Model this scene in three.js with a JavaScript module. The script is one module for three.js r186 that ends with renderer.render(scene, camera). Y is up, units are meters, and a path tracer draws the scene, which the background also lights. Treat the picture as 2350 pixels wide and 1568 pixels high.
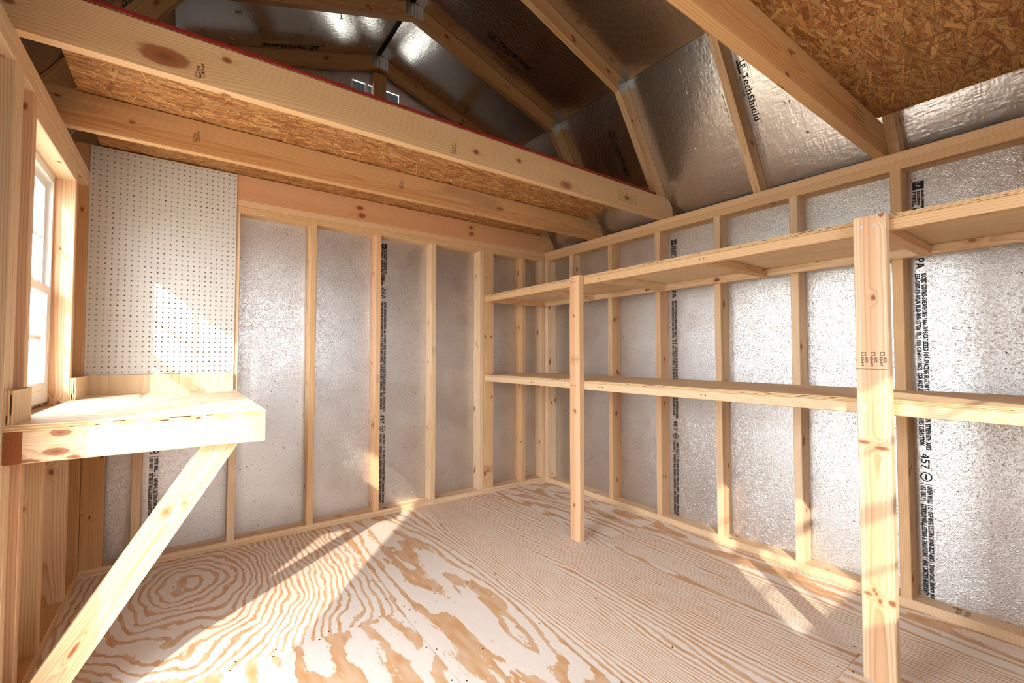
import * as THREE from 'three';
import { mergeGeometries } from 'three/addons/utils/BufferGeometryUtils.js';

// ------------------------------------------------------------------ camera, sky, sun, exposure
const scene = new THREE.Scene();
const camera = new THREE.PerspectiveCamera(2 * Math.atan(784 / 1031.886) * 180 / Math.PI, 2350 / 1568, 0.05, 200);
{
  const yaw = 0.62759, pit = 0.0322, rol = 0.0010256;
  const fw = new THREE.Vector3(Math.sin(yaw) * Math.cos(pit), Math.sin(pit), -Math.cos(yaw) * Math.cos(pit));
  const rt = new THREE.Vector3(Math.cos(yaw), 0, Math.sin(yaw)), up = rt.clone().cross(fw);
  const r = rt.clone().multiplyScalar(Math.cos(rol)).addScaledVector(up, Math.sin(rol));
  const u = up.clone().multiplyScalar(Math.cos(rol)).addScaledVector(rt, -Math.sin(rol));
  camera.position.set(-2.56773, 1.056406, 3.027824);
  camera.quaternion.setFromRotationMatrix(new THREE.Matrix4().makeBasis(r, u, fw.clone().negate()));
}
scene.background = new THREE.Color(14.2, 15.4, 16.8);            // bright hazy daylight sky
const sun = new THREE.DirectionalLight(new THREE.Color(1.0, 0.92, 0.80), 5.4);
sun.target.position.set(-1.5, 0.5, 1.5);
sun.position.set(-1.5 - 10, 0.5 + 8.5, 1.5 + 11.8);           // light travels along (1, -0.85, -1.18)
sun.castShadow = true; sun.shadow.mapSize.set(4096, 4096); sun.shadow.radius = 1.6;
Object.assign(sun.shadow.camera, { left: -6, right: 6, top: 6, bottom: -6, near: 1, far: 40 });
scene.add(sun, sun.target);
const renderer = new THREE.WebGLRenderer();
renderer.toneMapping = THREE.LinearToneMapping;
renderer.toneMappingExposure = 1.05;
renderer.shadowMap.enabled = true;

// ------------------------------------------------------------------ helpers
let seedState = 20240611;
const rnd = () => { seedState = (seedState * 1664525 + 1013904223) >>> 0; return seedState / 4294967296; };
const rr = (a, b) => a + (b - a) * rnd();
const PERM = new Uint8Array(512); { const p = [...Array(256).keys()]; for (let i = 255; i > 0; i--) { const j = Math.floor(rnd() * (i + 1)); [p[i], p[j]] = [p[j], p[i]]; } for (let i = 0; i < 512; i++) PERM[i] = p[i & 255]; }
function vn(x, y) {                                             // smooth value noise, -1..1
  const xi = Math.floor(x), yi = Math.floor(y), fx = x - xi, fy = y - yi;
  const X = xi & 255, Y = yi & 255, a = PERM[X], b = PERM[(X + 1) & 255];
  const s = fx * fx * (3 - 2 * fx), t = fy * fy * (3 - 2 * fy);
  const p = PERM[(a + Y) & 255], q = PERM[(b + Y) & 255], r = PERM[(a + Y + 1) & 255], w = PERM[(b + Y + 1) & 255];
  const m = p + (q - p) * s, n = r + (w - r) * s;
  return (m + (n - m) * t) / 127.5 - 1;
}
const clamp = (x, a = 0, b = 1) => x < a ? a : x > b ? b : x;
const sm = (a, b, x) => { const t = clamp((x - a) / (b - a)); return t * t * (3 - 2 * t); };
function dataTex(w, h, fn, srgb = true) {
  const d = new Uint8Array(w * h * 4), c = [0, 0, 0];
  for (let j = 0; j < h; j++) for (let i = 0; i < w; i++) { fn((i + .5) / w, (j + .5) / h, c); const k = (j * w + i) * 4; d[k] = clamp(c[0], 0, 255); d[k + 1] = clamp(c[1], 0, 255); d[k + 2] = clamp(c[2], 0, 255); d[k + 3] = 255; }
  const t = new THREE.DataTexture(d, w, h); t.wrapS = t.wrapT = THREE.RepeatWrapping; t.magFilter = THREE.LinearFilter; t.minFilter = THREE.LinearMipmapLinearFilter; t.generateMipmaps = true;
  if (srgb) t.colorSpace = THREE.SRGBColorSpace; t.needsUpdate = true; return t;
}
function canvasTex(w, h, draw, srgb = true) {
  const cv = document.createElement('canvas'); cv.width = w; cv.height = h; const g = cv.getContext('2d'); draw(g, w, h);
  const t = new THREE.CanvasTexture(cv); t.wrapS = t.wrapT = THREE.RepeatWrapping; if (srgb) t.colorSpace = THREE.SRGBColorSpace; return t;
}
const V = (x, y, z) => new THREE.Vector3(x, y, z);
const taken = new Map();
function numbered(n) { const k = taken.get(n) || 0; taken.set(n, k + 1); return k ? n + '_' + String(k).padStart(3, '0') : n; }
function worldPos(o) { const p = V(0, 0, 0); for (; o && o !== scene; o = o.parent) p.add(o.position); return p; }
function thing(name, label, category, pos, group) {
  const o = new THREE.Group(); o.name = numbered(name); o.position.set(...pos); o.userData = { label, category }; if (group) o.userData.group = group; scene.add(o); return o;
}
function structure(name, label, pos = [0, 0, 0]) { const o = new THREE.Group(); o.name = name; o.position.set(...pos); o.userData = { kind: 'structure', label, category: name.split('_')[0] }; scene.add(o); return o; }
// geometry from world-space faces; centred, then placed under its parent
function place(name, parent, geo, mat, label) {
  geo.computeBoundingBox(); const c = geo.boundingBox.getCenter(V(0, 0, 0)); geo.translate(-c.x, -c.y, -c.z);
  const m = new THREE.Mesh(geo, mat); m.name = name; m.castShadow = m.receiveShadow = true; m.position.copy(c).sub(worldPos(parent)); if (label) m.userData.label = label;
  parent.add(m); return m;
}
class Faces {
  constructor() { this.p = [[], []]; this.u = [[], []]; }
  poly(pts, uvs, slot = 0) { for (let i = 1; i < pts.length - 1; i++) for (const k of [0, i, i + 1]) { this.p[slot].push(pts[k].x, pts[k].y, pts[k].z); this.u[slot].push(uvs[k][0], uvs[k][1]); } }
  build() {
    const g = new THREE.BufferGeometry();
    g.setAttribute('position', new THREE.Float32BufferAttribute([...this.p[0], ...this.p[1]], 3));
    g.setAttribute('uv', new THREE.Float32BufferAttribute([...this.u[0], ...this.u[1]], 2));
    const n0 = this.p[0].length / 3, n1 = this.p[1].length / 3; g.addGroup(0, n0, 0); if (n1) g.addGroup(n0, n1, 1);
    g.computeVertexNormals(); return g;
  }
}
// ------------------------------------------------------------------ lumber
const STRIP = 0.16, LENG = 3.2;                                 // metres covered by one strip of the atlas
// custom boards: heart = [from, to] reddish band; knots = [across, along, radius across, radius along, darkness]
const CUSTOM = [
  { heart: [0.0, 0.0], c: [-0.02, 0.05], knots: [[.06, .414, .028, .060, 1], [.08, .08, .007, .012, .9], [.112, .578, .008, .012, 1.3], [.065, 1.551, .011, .013, 1.1], [.088, 1.798, .010, .013, 1.1], [.038, 2.11, .02, .04, .6], [.072, 2.605, .014, .02, .7]] },      // 0 near loft joist
  { heart: [.02, .07], c: [.06, .03], stain: 1, knots: [[.114, .07, .005, .01, 1], [.076, .29, .006, .01, .8], [.074, 2.11, .012, .03, .5]] },   // 1 second loft joist
  { heart: [.01, .15], c: [.19, .03], red: .55, knots: [[.091, 1.389, .013, .020, 1.1], [.044, 1.401, .016, .023, 1.1], [.105, 2.232, .012, .017, 1.1], [.058, 2.233, .014, .02, 1.1], [.05, .2, .01, .015, 1]] },  // 2 rim joist
  { heart: [.030, .072], c: [.055, .012], red: .5, knots: [[.088, 1.523, .007, .010, 1.4], [.061, 1.25, .006, .008, 1.1], [.024, .772, .020, .006, .9], [.076, .758, .017, .006, .9], [.051, .285, .004, .006, .9], [.028, .278, .012, .006, .8], [.093, .271, .012, .008, 1.2], [.045, .295, .004, .006, .9], [.06, .265, .005, .007, .9]] },  // 3 near shelf post
  { heart: [.0, .05], c: [-.03, .02], red: .45, knots: [[.043, 1.294, .005, .007, 1], [.048, 1.29, .003, .005, 1], [.054, .735, .007, .010, 1], [.046, .745, .004, .006, 1], [.045, .196, .007, .009, 1], [.05, .205, .004, .005, 1]] },   // 4 far shelf post
  { heart: [0, 0], c: [.0, .03], knots: [[.089, .074, .010, .020, 1.2], [.036, .067, .010, .026, 1.1], [.014, .103, .008, .014, 1], [.012, .005, .009, .03, 1]] },     // 5 bench apron
  { heart: [.02, .1], c: [.075, .01], red: .3, knots: [[.103, 2.037, .009, .012, .9], [.11, 2.06, .005, .01, .9], [.02, 2.014, .007, .012, 1], [.06, 1.0, .01, .02, .9]] },    // 6 front loft joist
  { heart: [.02, .09], c: [.05, .02], red: .35, knots: [[.055, .25, .005, .02, 1.1], [.07, .66, .014, .018, .55], [.04, .7, .008, .012, .4]] },    // 7 bench brace
];
function strips(n, custom) { const out = []; for (let i = 0; i < n; i++) { if (custom && CUSTOM[i]) { out.push(CUSTOM[i]); continue; } const k = []; let y = rr(.08, .4); while (y < LENG) { const s = rr(.004, .011); k.push([rr(.015, .095), y, s, s * rr(1.1, 2), rr(.7, 1.2)]); if (rnd() < .4) k.push([rr(.015, .095), y + rr(-.02, .02), s * .7, s, rr(.7, 1.2)]); y += rr(.28, .7); } const h = rr(-.03, .06); out.push({ heart: rnd() < .5 ? [h, h + rr(.03, .08)] : [0, 0], c: [rr(-.08, .2), rr(.004, .05)], red: rr(.15, .45), knots: k }); } return out; }
function woodAtlas(list, seed) {
  const N = 2048;
  return dataTex(N, N, (() => {
    let last = -1, K = [], v0 = -9; 
    return (x, y, c) => {
      const si = Math.floor(x * 8), S = list[si], u = (x * 8 - si) * STRIP, v = y * LENG, sd = seed + si * 17.3;
      const xc = S.c[0] + .012 * vn(v * .8, sd), d = S.c[1] + .018 * (1 + vn(v * .55 + 3, sd + 5)) + .008 * vn(v * 2.1, sd + 9);
      let f = Math.sqrt((u - xc) * (u - xc) + d * d) / (.0052 + .003 * Math.abs(vn(sd, 4.4))) + .35 * vn(u * 26, v * 3.2 + sd) + .12 * vn(u * 90, v * 9 + sd);
      let kn = 0, halo = 0, core = 0;
      for (const k of S.knots) {
        const du = (u - k[0]) / k[2], dv = (v - k[1]) / k[3]; if (Math.abs(dv) > 7 || Math.abs(du) > 5) continue;
        const q = du * du + dv * dv * .55; f += 2.0 * Math.exp(-q / 3.2) * k[4];
        const e = Math.sqrt(du * du + dv * dv) * (1 + .10 * vn(u * 90 + sd, v * 40) + .05 * vn(u * 260, v * 120));
        kn = Math.max(kn, (1 - sm(.8, 1.1, e)) * Math.min(1, k[4])); core = Math.max(core, (1 - sm(.0, .8, e)) * .5, Math.exp(-((e - 1) * (e - 1)) / .02) * .45 * k[4]);
        halo = Math.max(halo, Math.exp(-(du * du * .5 + dv * dv * .22)) * .55 * k[4]);
      }
      let t = f - Math.floor(f); t = t < .82 ? Math.pow(t / .82, 2.6) : 1 - (t - .82) / .18;
      const wdt = .55 + .25 * vn(v * .3 + sd, u * 9), fib = vn(u * 1100, v * 16 + sd) * .5 + vn(u * 420, v * 6) * .5, broad = vn(u * 14 + sd, v * .9);
      const late = t * wdt, red = (S.red || .3) * sm(S.heart[0] - .006, S.heart[0] + .004, u + .004 * vn(v * 3, sd)) * (1 - sm(S.heart[1] - .004, S.heart[1] + .006, u + .004 * vn(v * 3, sd + 2))) * (S.heart[1] > S.heart[0] ? 1 : 0);
      let R = 230 - 34 * late - 14 * red + 4 * fib + 4 * broad, G = 201 - 53 * late - 40 * red + 4.5 * fib + 5 * broad, B = 164 - 63 * late - 46 * red + 5 * fib + 7 * broad;
      R += (196 - R) * halo * .6; G += (138 - G) * halo * .6; B += (88 - B) * halo * .6;
      R += (158 - R) * kn * .9; G += (96 - G) * kn * .9; B += (58 - B) * kn * .9;
      R *= 1 - core * .42; G *= 1 - core * .5; B *= 1 - core * .55;
      if (S.stain) { const st = sm(.15, .7, vn(u * 9 + 4, v * 1.6) + .5 * vn(u * 60, v * 5)) * .2; R *= 1 - st * .55; G *= 1 - st * .5; B *= 1 - st * .42; }
      c[0] = R; c[1] = G; c[2] = B;
    };
  })());
}
const atlas = [woodAtlas(strips(8, true), 3), woodAtlas(strips(8, false), 211)];
const endTex = dataTex(256, 256, (x, y, c) => { const r = Math.hypot(x - .5, y + .35) * 34 + .5 * vn(x * 7, y * 7); let t = r - Math.floor(r); t = Math.pow(t, 2.5); const s = vn(x * 120, y * 120) * 8; c[0] = 220 - 36 * t + s; c[1] = 188 - 42 * t + s; c[2] = 146 - 42 * t + s; });
const TINT = [0xffffff, 0xf6ead8, 0xfff3ea, 0xe9d3b4];
const sideMat = {}, endMat = new THREE.MeshStandardMaterial({ map: endTex, roughness: .85 }), darkEnd = new THREE.MeshStandardMaterial({ map: endTex, roughness: .9, color: 0xb07a58 });
function woodMat(a, tint) { const k = a + '_' + tint; return sideMat[k] ??= new THREE.MeshStandardMaterial({ map: atlas[a], roughness: .62, color: TINT[tint] }); }
let boardNo = 0;
// a board from world boxes: axis = direction of the length; opt.custom = strip 0-7 of the first atlas
function boardFaces(section, a, w, t, a0, a1, o, opt) {
  // section: list of [along w, along t]; a = length axis, w = normal of the wide face, t = across the wide face
  const F = new Faces(), n = section.length, cust = opt.custom;
  const strip = cust ?? Math.floor(rnd() * 8), L = a1 - a0, off = cust !== undefined ? (opt.from ?? 0) : rr(0, Math.max(.001, LENG - L - .01));
  const ts = section.map((s) => s[1]), ws = section.map((s) => s[0]), tMin = Math.min(...ts), wMin = Math.min(...ws), tMid = (tMin + Math.max(...ts)) / 2;
  const P = (s, al) => o.clone().addScaledVector(a, al).addScaledVector(w, s[0]).addScaledVector(t, s[1]);
  const flip = opt.flip ? -1 : 1;
  const U = (u) => (strip + clamp(u, .002, STRIP - .002) / STRIP) / 8, Vv = (al) => (off + (flip > 0 ? al - a0 : a1 - al)) / LENG;
  let flat = 0;
  for (let i = 0; i < n; i++) {
    const s = section[i], e = section[(i + 1) % n], wide = Math.abs(e[1] - s[1]) > Math.abs(e[0] - s[0]);
    const us = wide ? .01 + s[1] - tMin : .108 + (s[0] - wMin), ue = wide ? .01 + e[1] - tMin : .108 + (e[0] - wMin);
    F.poly([P(s, a0), P(e, a0), P(e, a1), P(s, a1)], [[U(us), Vv(a0)], [U(ue), Vv(a0)], [U(ue), Vv(a1)], [U(us), Vv(a1)]]);
  }
  const E = section.map((s) => [(s[0] - wMin) / .16 + .1, (s[1] - tMin) / .16 + .05]);
  F.poly(section.map((s) => P(s, a1)), E, 1); F.poly([...section].reverse().map((s) => P(s, a0)), [...E].reverse(), 1);
  return F.build();
}
const AX = { x: V(1, 0, 0), y: V(0, 1, 0), z: V(0, 0, 1) };
function board(name, parent, x0, x1, y0, y1, z0, z1, opt = {}) {
  const lo = { x: x0, y: y0, z: z0 }, d = { x: x1 - x0, y: y1 - y0, z: z1 - z0 };
  const order = ['x', 'y', 'z'].sort((p, q) => d[q] - d[p]), A = opt.axis || order[0], rest = ['x', 'y', 'z'].filter((k) => k !== A).sort((p, q) => d[q] - d[p]);
  let T = rest[0], Wd = rest[1]; const a = AX[A], t = AX[T]; let w = AX[Wd];
  const c = .0025, W = d[Wd], TT = d[T];
  let sec = [[0, c], [0, TT - c], [c, TT], [W - c, TT], [W, TT - c], [W, c], [W - c, 0], [c, 0]];
  if (w.clone().cross(t).dot(a) < 0) sec.reverse();
  const o = V(lo.x, lo.y, lo.z).addScaledVector(a, -lo[A]);
  boardNo++;
  const g = boardFaces(sec, a, w, t, lo[A], lo[A] + d[A], o, opt);
  const at = opt.custom !== undefined ? 0 : 1;
  return place(name, parent, g, [woodMat(at, opt.tint ?? [0, 0, 1, 2][boardNo % 4]), opt.end || endMat], opt.label);
}
// a flat piece of lumber with a polygonal outline in the x-y plane, thickness along z, grain along dir
function prism(name, parent, pts, z0, z1, dir, opt = {}) {
  const F = new Faces(), a = V(dir[0], dir[1], 0).normalize(), t = V(-a.y, a.x, 0), n = pts.length;
  const al = pts.map((p) => p[0] * a.x + p[1] * a.y), ac = pts.map((p) => p[0] * t.x + p[1] * t.y), a0 = Math.min(...al), c0 = Math.min(...ac);
  const L = Math.max(...al) - a0, cust = opt.custom, strip = cust ?? Math.floor(rnd() * 8), off = cust !== undefined ? (opt.from ?? 0) : rr(0, Math.max(.001, LENG - L - .01));
  const U = (u) => (strip + clamp(u, .002, STRIP - .002) / STRIP) / 8, Vv = (x) => (off + x - a0) / LENG;
  let area = 0; for (let i = 0; i < n; i++) { const p = pts[i], q = pts[(i + 1) % n]; area += p[0] * q[1] - q[0] * p[1]; }
  const order = [...Array(n).keys()]; if (area < 0) order.reverse();
  const uv = (i) => [U(.01 + ac[i] - c0), Vv(al[i])];
  F.poly(order.map((i) => V(pts[i][0], pts[i][1], z1)), order.map(uv)); const ro = [...order].reverse(); F.poly(ro.map((i) => V(pts[i][0], pts[i][1], z0)), ro.map(uv));
  for (let k = 0; k < n; k++) {
    const i = order[k], j = order[(k + 1) % n], end = Math.abs(al[j] - al[i]) < Math.abs(ac[j] - ac[i]);
    const q = [V(pts[i][0], pts[i][1], z1), V(pts[i][0], pts[i][1], z0), V(pts[j][0], pts[j][1], z0), V(pts[j][0], pts[j][1], z1)];
    if (end) F.poly(q, [[0, .1], [.24, .1], [.24, .6], [0, .6]], 1);
    else F.poly(q, [[U(.108 + z1 - z0), Vv(al[i])], [U(.108), Vv(al[i])], [U(.108), Vv(al[j])], [U(.108 + z1 - z0), Vv(al[j])]]);
  }
  boardNo++;
  return place(name, parent, F.build(), [woodMat(cust !== undefined ? 0 : 1, opt.tint ?? [0, 1, 2, 0][boardNo % 4]), endMat], opt.label);
}
// a panel with an outline (and holes) in a plane: origin o, axes e1, e2, thickness along -normal; uv in metres
function panel(name, parent, outline, holes, o, e1, e2, thick, mat, uvo = [0, 0]) {
  const s = new THREE.Shape(outline.map((p) => new THREE.Vector2(...p))); for (const h of holes) s.holes.push(new THREE.Path(h.map((p) => new THREE.Vector2(...p))));
  const g = new THREE.ExtrudeGeometry(s, { depth: thick, bevelEnabled: false }); const n = e1.clone().cross(e2).normalize(), p = g.attributes.position, u = g.attributes.uv;
  for (let i = 0; i < p.count; i++) u.setXY(i, p.getX(i) + uvo[0] + p.getZ(i), p.getY(i) + uvo[1]);
  g.clearGroups(); g.applyMatrix4(new THREE.Matrix4().makeBasis(e1, e2, n).setPosition(o.clone().addScaledVector(n, -thick)));
  g.computeVertexNormals(); return place(name, parent, g, mat);
}
const rect = (x0, x1, y0, y1) => [[x0, y0], [x1, y0], [x1, y1], [x0, y1]];
function box(name, parent, x0, x1, y0, y1, z0, z1, mat, label) { const g = new THREE.BoxGeometry(x1 - x0, y1 - y0, z1 - z0); g.translate((x0 + x1) / 2, (y0 + y1) / 2, (z0 + z1) / 2); return place(name, parent, g, mat, label); }
// printed marks: a thin alpha-masked print on a surface; right = reading direction, up = top of the letters
function print(name, parent, tex, c, right, up, w, h, color = 0x101014, op = 1) {
  const g = new THREE.PlaneGeometry(w, h), n = right.clone().cross(up).normalize();
  g.applyMatrix4(new THREE.Matrix4().makeBasis(right.clone().normalize(), up.clone().normalize(), n).setPosition(c.clone().addScaledVector(n, .0009)));
  const m = place(name, parent, g, new THREE.MeshStandardMaterial({ color, roughness: .7, alphaMap: tex, transparent: true, opacity: op, side: THREE.DoubleSide })); m.castShadow = false; return m;
}
const ink = (w, h, fn) => canvasTex(w, h, (g) => { g.fillStyle = '#000'; g.fillRect(0, 0, w, h); g.fillStyle = g.strokeStyle = '#fff'; g.textBaseline = 'middle'; fn(g, w, h); }, false);

// ------------------------------------------------------------------ other materials
const osbTex = canvasTex(2048, 2048, (g, w) => {
  g.fillStyle = 'rgb(176,118,62)'; g.fillRect(0, 0, w, w);
  const pal = [[214, 160, 96], [200, 144, 82], [190, 128, 68], [222, 176, 116], [172, 108, 56], [204, 152, 94], [154, 94, 48], [212, 166, 108]];
  for (let i = 0; i < 13000; i++) {
    const L = rr(50, 210), W = rr(5, 34) * (rnd() < .5 ? .45 : 1), a = rr(-1, 1) * (rnd() < .72 ? .4 : 1.5), x = rnd() * w, y = rnd() * w, p = pal[Math.floor(rnd() * pal.length)], k = rr(.86, 1.1);
    for (const ox of x < 220 ? [0, w] : x > w - 220 ? [0, -w] : [0]) for (const oy of y < 220 ? [0, w] : y > w - 220 ? [0, -w] : [0]) {
      g.save(); g.translate(x + ox, y + oy); g.rotate(a);
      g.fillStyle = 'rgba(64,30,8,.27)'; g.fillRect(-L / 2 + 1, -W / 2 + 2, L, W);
      g.fillStyle = `rgba(${p[0] * k | 0},${p[1] * k | 0},${p[2] * k | 0},${rr(.55, .95).toFixed(2)})`; g.beginPath(); g.moveTo(-L / 2, -W / 2); g.lineTo(L / 2 - W * .3, -W / 2 + W * .1); g.lineTo(L / 2, W * .3); g.lineTo(-L / 2 + W * .4, W / 2); g.fill();
      g.strokeStyle = 'rgba(110,62,24,.22)'; g.lineWidth = 1; for (let s = -W / 2 + 4; s < W / 2 - 2; s += 6) { g.beginPath(); g.moveTo(-L / 2 + 4, s); g.lineTo(L / 2 - 8, s + 1); g.stroke(); }
      g.restore();
    }
  }
  for (let i = 0; i < 260; i++) { g.save(); g.translate(rnd() * w, rnd() * w); g.rotate(rr(-.6, .6)); g.fillStyle = `rgba(${rr(40, 90) | 0},${rr(20, 44) | 0},14,${rr(.4, .8).toFixed(2)})`; g.fillRect(0, 0, rr(8, 60), rr(2, 9)); g.restore(); }
});
osbTex.repeat.set(1 / 1.22, 1 / 1.22);
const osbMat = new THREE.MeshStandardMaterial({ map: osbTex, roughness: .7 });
const redMat = new THREE.MeshStandardMaterial({ color: 0x8c1218, roughness: .6 });
// plywood for shelves and bench
const plyTex = dataTex(1024, 1024, (x, y, c) => {
  const f = 30 * x + 2.6 * vn(x * 5, y * 1.3) + 1.1 * vn(x * 16, y * 3) + .2 * vn(x * 90, y * 12); let t = f - Math.floor(f); t = Math.pow(t, 2.2) * (t < .9 ? 1 : (1 - t) * 10);
  const s = vn(x * 500, y * 14) * 4, b = vn(x * 4 + 9, y * 2) * 6, w = .55 + .4 * vn(x * 3 + 30, y * 1.2);
  c[0] = 232 - 20 * t * w + s + b; c[1] = 205 - 34 * t * w + s + b; c[2] = 166 - 44 * t * w + s + b;
}); plyTex.repeat.set(1 / 1.22, 1 / 1.22);
const plyMat = new THREE.MeshStandardMaterial({ map: plyTex, roughness: .65 });
const benchTex = dataTex(1024, 1024, (x, y, c) => {
  const f = 7 * x + 3.2 * vn(x * 3 + 7, y * 1.6) + 1.2 * vn(x * 9, y * 3.4) + .22 * vn(x * 70, y * 20); const t = Math.abs(f - Math.floor(f) - .5) * 2, l = 1 - sm(.0, .34, t), s = vn(x * 520, y * 20) * 4, b = vn(x * 4, y * 3) * 5;
  c[0] = 240 - 20 * l + s + b; c[1] = 216 - 30 * l + s + b; c[2] = 182 - 40 * l + s + b;
}); benchTex.repeat.set(1, 1);
const benchMat = new THREE.MeshStandardMaterial({ map: benchTex, roughness: .6 });
const plyEdgeTex = dataTex(512, 64, (x, y, c) => { const k = Math.floor(y * 5), dark = k % 2, g = Math.abs(y * 5 - Math.round(y * 5)) < .07 ? 1 : 0, s = vn(x * 160, y * 30) * 12, v = sm(.55, .7, vn(x * 26, k * 7)) * dark; c[0] = 226 - 34 * dark - 60 * g - 120 * v + s; c[1] = 194 - 44 * dark - 64 * g - 110 * v + s; c[2] = 148 - 46 * dark - 60 * g - 80 * v + s; });
const plyEdge = new THREE.MeshStandardMaterial({ map: plyEdgeTex, roughness: .85 });
// a plywood sheet; th = thickness axis, gr = grain axis
function ply(name, parent, x0, x1, y0, y1, z0, z1, th, gr, mat, label) {
  const F = new Faces(), lo = V(x0, y0, z0), d = V(x1 - x0, y1 - y0, z1 - z0), cr = ['x', 'y', 'z'].find((k) => k !== th && k !== gr);
  const P = (i, j, k) => V(x0 + d.x * i, y0 + d.y * j, z0 + d.z * k);
  const quads = [[[0, 0, 0], [0, 0, 1], [0, 1, 1], [0, 1, 0]], [[1, 0, 0], [1, 1, 0], [1, 1, 1], [1, 0, 1]], [[0, 0, 0], [1, 0, 0], [1, 0, 1], [0, 0, 1]], [[0, 1, 0], [0, 1, 1], [1, 1, 1], [1, 1, 0]], [[0, 0, 0], [0, 1, 0], [1, 1, 0], [1, 0, 0]], [[0, 0, 1], [1, 0, 1], [1, 1, 1], [0, 1, 1]]];
  quads.forEach((q, i) => {
    const nax = 'xyz'[i >> 1], pts = q.map((v) => P(...v));
    if (nax === th) F.poly(pts, pts.map((p) => [p[cr], p[gr]]));
    else { const along = ['x', 'y', 'z'].find((k) => k !== nax && k !== th); F.poly(pts, pts.map((p) => [p[along] / .7, (p[th] - lo[th]) / d[th]]), 1); }
  });
  return place(name, parent, F.build(), [mat, plyEdge], label);
}
// foil on the wall sheathing: rough embossed metal with grime specks
const foilBump = canvasTex(1024, 1024, (g, w) => {
  g.fillStyle = '#808080'; g.fillRect(0, 0, w, w); g.lineCap = 'round';
  for (let i = 0; i < 26000; i++) { const x = rnd() * w, y = rnd() * w, a = rnd() * 6.283, L = rr(2, 13), k = rnd() < .5 ? rr(140, 255) : rr(0, 110); g.strokeStyle = `rgba(${k | 0},${k | 0},${k | 0},.45)`; g.lineWidth = rr(1, 2.6); g.beginPath(); g.moveTo(x, y); g.lineTo(x + Math.cos(a) * L, y + Math.sin(a) * L); g.stroke(); }
}, false); foilBump.repeat.set(1 / .8, 1 / .8);
const foilMap = canvasTex(1024, 1024, (g, w) => {
  g.fillStyle = 'rgb(213,211,209)'; g.fillRect(0, 0, w, w);
  for (let i = 0; i < 60; i++) { const x = rnd() * w, y = rnd() * w, r = rr(40, 130), k = rnd() < .5 ? 'rgba(188,182,175,' : 'rgba(224,224,224,'; const gr = g.createRadialGradient(x, y, 0, x, y, r); gr.addColorStop(0, k + '.35)'); gr.addColorStop(1, k + '0)'); g.fillStyle = gr; g.fillRect(x - r, y - r, 2 * r, 2 * r); }
  for (let i = 0; i < 15000; i++) { const x = rnd() * w, y = rnd() * w, c = vn(x / 90, y / 90) * .6 + vn(x / 30, y / 30) * .5; if (rnd() > .18 + .75 * sm(.1, .8, c)) continue; const s = rr(.5, 1.5) * (rnd() < .06 ? 2 : 1), a = rr(.25, .75); g.fillStyle = `rgba(${rr(30, 90) | 0},${rr(24, 70) | 0},${rr(16, 56) | 0},${a.toFixed(2)})`; g.beginPath(); g.ellipse(x, y, s, s * rr(.4, 1), rr(0, 3), 0, 7); g.fill(); }
  for (let i = 0; i < 90; i++) { g.strokeStyle = `rgba(${rnd() < .5 ? '235,236,238' : '90,84,78'},${rr(.2, .5).toFixed(2)})`; g.lineWidth = rr(.6, 1.4); g.beginPath(); const x = rnd() * w, y = rnd() * w, t = rr(0, 6.28), L = rr(8, 50); g.moveTo(x, y); g.quadraticCurveTo(x + Math.cos(t) * L * .5 + 4, y + Math.sin(t) * L * .5, x + Math.cos(t) * L, y + Math.sin(t) * L); g.stroke(); }
}); foilMap.repeat.set(1 / 1.3, 1 / 1.3);
const foilMat = new THREE.MeshStandardMaterial({ map: foilMap, metalness: 1, roughness: .37, bumpMap: foilBump, bumpScale: .0028 });
// roof foil: smoother, perforated with pin holes, slightly crumpled
const roofRM = canvasTex(1024, 1024, (g, w) => { g.fillStyle = 'rgb(0,66,255)'; g.fillRect(0, 0, w, w); const n = 36, s = w / n; for (let i = 0; i < n; i++) for (let j = 0; j < n; j++) { g.fillStyle = 'rgb(0,230,70)'; g.beginPath(); g.arc((i + .5 + (j % 2) * .5) * s, (j + .5) * s, 1.8, 0, 7); g.fill(); } }, false); roofRM.repeat.set(1 / .4, 1 / .4);
const roofBump = dataTex(1024, 1024, (x, y, c) => { const a = vn(x * 24, y * 24), b = vn(x * 64, y * 22), d = vn(x * 22, y * 70), e = vn(x * 150, y * 150); const k = 128 + 36 * (1 - Math.abs(b) * 2) * .6 + 36 * (1 - Math.abs(d) * 2) * .6 + 22 * a + 10 * e; c[0] = c[1] = c[2] = k; }, false); roofBump.repeat.set(1 / .8, 1 / .8);
const roofFoil = new THREE.MeshStandardMaterial({ color: 0xd6d2ce, metalness: 1, metalnessMap: roofRM, roughness: 1, roughnessMap: roofRM, bumpMap: roofBump, bumpScale: .0016 });
const vinyl = new THREE.MeshPhysicalMaterial({ color: 0xf2f3f0, roughness: .35, clearcoat: .2 });
const slatMat = new THREE.MeshStandardMaterial({ color: 0x3c4044, roughness: .6 });
const glass = new THREE.MeshPhysicalMaterial({ color: 0xffffff, roughness: 0, transmission: 1, thickness: 0, ior: 1.45 });
const steel = new THREE.MeshStandardMaterial({ color: 0xb9bfc4, metalness: 1, roughness: .38 });
const plateTex = canvasTex(128, 128, (g, w) => { g.fillStyle = '#c3c9cd'; g.fillRect(0, 0, w, w); for (let i = 0; i < 5; i++) for (let j = 0; j < 7; j++) { g.fillStyle = '#5a5f63'; g.fillRect(i * 25 + 6, j * 18 + 4, 6, 11); g.fillStyle = '#eef2f4'; g.fillRect(i * 25 + 12, j * 18 + 4, 3, 11); } });
const plateMat = new THREE.MeshStandardMaterial({ map: plateTex, metalness: .9, roughness: .4 });

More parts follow.
